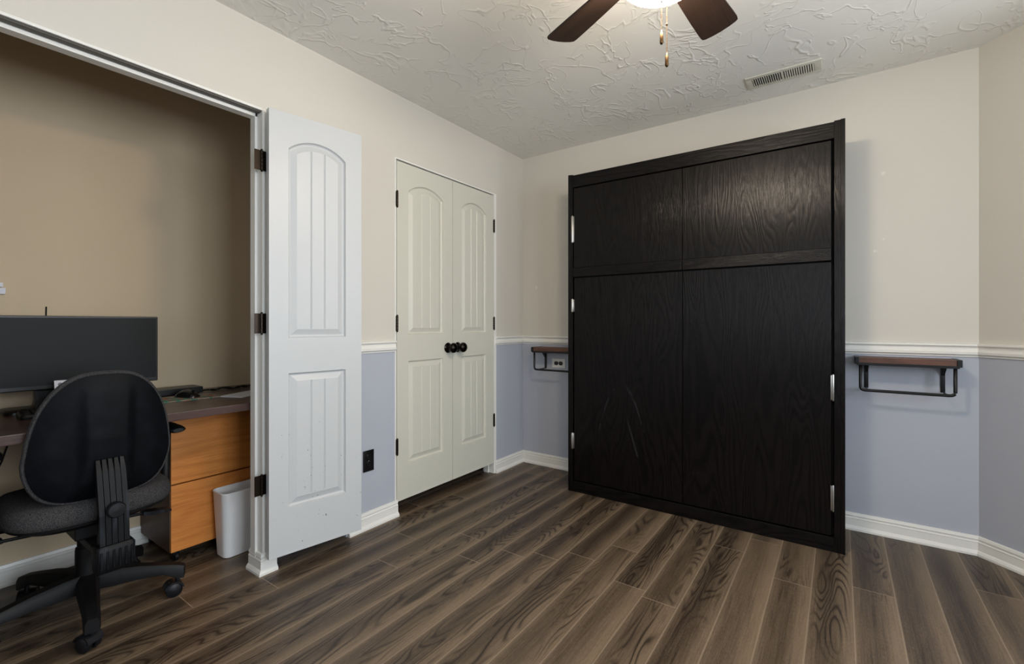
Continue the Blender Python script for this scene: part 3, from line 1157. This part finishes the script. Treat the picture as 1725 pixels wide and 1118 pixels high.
# spine: ribbed back bar, lower sleeve, elbow to mechanism
bm = bmesh.new()
for j in range(5):
    y0 = -.041 + j * .0164
    loft(bm, [[(.335, y0 + .001, .330), (.335, y0 + .0154, .330), (.310, y0 + .0154, .330), (.310, y0 + .001, .330)],
              [(.325, y0 + .001, .46), (.325, y0 + .0154, .46), (.300, y0 + .0154, .46), (.300, y0 + .001, .46)],
              [(.292, y0 + .001, .60), (.292, y0 + .0154, .60), (.262, y0 + .0154, .60), (.262, y0 + .001, .60)],
              [(.274, y0 + .003, .640), (.274, y0 + .0134, .640), (.255, y0 + .0134, .640), (.255, y0 + .003, .640)]])
box(bm, .300, .312, -.040, .040, .335, .46)
obj('back_bar', bm, M['ribbed'], ch)
bm = bmesh.new()
loft(bm, [rrect(.316, 0, .026, .050, .010, .270), rrect(.318, 0, .030, .053, .012, .285), rrect(.318, 0, .030, .054, .012, .352), rrect(.318, 0, .024, .049, .010, .360)])
for j in range(6):
    box(bm, .346, .351, -.044 + j * .0165, -.037 + j * .0165, .285, .345, .001, 1)
obj('bar_sleeve', bm, M['ribbed'], ch, auto=40)
bm = bmesh.new()
box(bm, .02, .300, -.028, .028, .288, .318, .006)
box(bm, -.10, .10, -.055, .055, .318, .388, .008)
obj('mechanism', bm, M['plastic_soft'], ch)
bm = bmesh.new()
lathe(bm, [(.0, .320), (.021, .320), (.026, .326), (.027, .340), (.023, .347), (.0, .349)], 26, 'x', (0, .002, .475), cap=False)
obj('height_knob', bm, M['plastic'], ch, smooth=False, auto=35)
# levers
bm = bmesh.new()
tube(bm, [(.06, .05, .352), (.07, .13, .350), (.07, .16, .348)], .006, 8)
loft(bm, [rrect(.070, .0, .018, .010, .004, 0)] and [[(.052, .150, .342), (.090, .150, .342), (.090, .150, .358), (.052, .150, .358)], [(.048, .205, .336), (.096, .205, .336), (.096, .205, .350), (.048, .205, .350)], [(.052, .245, .334), (.090, .245, .334), (.090, .245, .342), (.052, .245, .342)]])
obj('lever', bm, M['ribbed'], ch, auto=40)
bm = bmesh.new()
tube(bm, [(.02, -.05, .360), (.03, -.16, .365), (.03, -.255, .372)], .006, 8)
box(bm, .012, .048, -.290, -.225, .366, .380, .004)
obj('lever', bm, M['plastic_soft'], ch, auto=40)
# armrests
for s in (-1, 1):
    bm = bmesh.new()
    tube(bm, round_pts([(-.02, s * .16, .392), (-.02, s * .258, .40), (-.02, s * .262, .655)], .03, 5), .016, 12)
    ar = obj('arm_post', bm, M['plastic_soft'], ch, smooth=True)
    bm = bmesh.new()
    lps = []
    for t, ww, hh in ((0, .020, .008), (.05, .030, .013), (.2, .035, .016), (.5, .036, .017), (.8, .034, .016), (.95, .029, .013), (1, .018, .008)):
        xx = .115 - t * .25
        lps.append([(xx, s * .262 + ww * math.cos(2 * PI * k / 16), .668 + hh * math.sin(2 * PI * k / 16)) for k in range(16)])
    loft(bm, lps)
    obj('arm_pad', bm, M['plastic'], ch, auto=60)
# gas column and star base
bm = bmesh.new()
lathe(bm, [(.0, .10), (.038, .10), (.040, .13), (.036, .17), (.036, .25), (.034, .26), (.030, .26), (.030, .33), (.0, .33)], 24, cap=False)
obj('column', bm, M['plastic_soft'], ch, auto=40)
for k in range(5):
    ang = R(-10 + 72 * k)
    rz = Matrix.Rotation(ang, 4, 'Z')
    bm = bmesh.new()
    secs = []
    for r_, zt_, hh, ww in ((.02, .160, .060, .034), (.08, .158, .060, .032), (.16, .150, .048, .028), (.24, .135, .036, .024), (.288, .124, .050, .023), (.308, .116, .046, .019)):
        secs.append([(r_, -ww, zt_ - hh), (r_, ww, zt_ - hh), (r_, ww, zt_ - hh * .3), (r_, ww * .62, zt_), (r_, -ww * .62, zt_), (r_, -ww, zt_ - hh * .3)])
    loft(bm, secs)
    bmesh.ops.transform(bm, matrix=rz, verts=bm.verts)
    lg = obj('leg', bm, M['plastic_soft'], ch, auto=45)
    bm = bmesh.new()
    sw = Matrix.Translation((.284, 0, 0)) @ Matrix.Rotation(R((35, 20, -60, 130, 10)[k]), 4, 'Z') @ Matrix.Translation((-.014, 0, 0))
    for s in (-1, 1):
        lathe(bm, [(.0, s * .006), (.024, s * .006), (.028, s * .010), (.028, s * .022), (.022, s * .027), (.0, s * .028)], 22, 'y', (0, 0, .028), cap=False)
    box(bm, -.016, .022, -.0065, .0065, .026, .060, .002)
    lps = []
    for a in range(9):
        th = R(10 + a * 19)
        lps.append([(.034 * math.cos(th), -.026, .028 + .034 * math.sin(th)), (.034 * math.cos(th), .026, .028 + .034 * math.sin(th)), (.0285 * math.cos(th), .026, .028 + .0285 * math.sin(th)), (.0285 * math.cos(th), -.026, .028 + .0285 * math.sin(th))])
    loft(bm, lps)
    lathe(bm, [(.0075, .05), (.0075, .095)], 10, 'z', (.014, 0, 0))
    bmesh.ops.transform(bm, matrix=rz @ sw, verts=bm.verts)
    obj('caster', bm, M['plastic'], lg, auto=40)
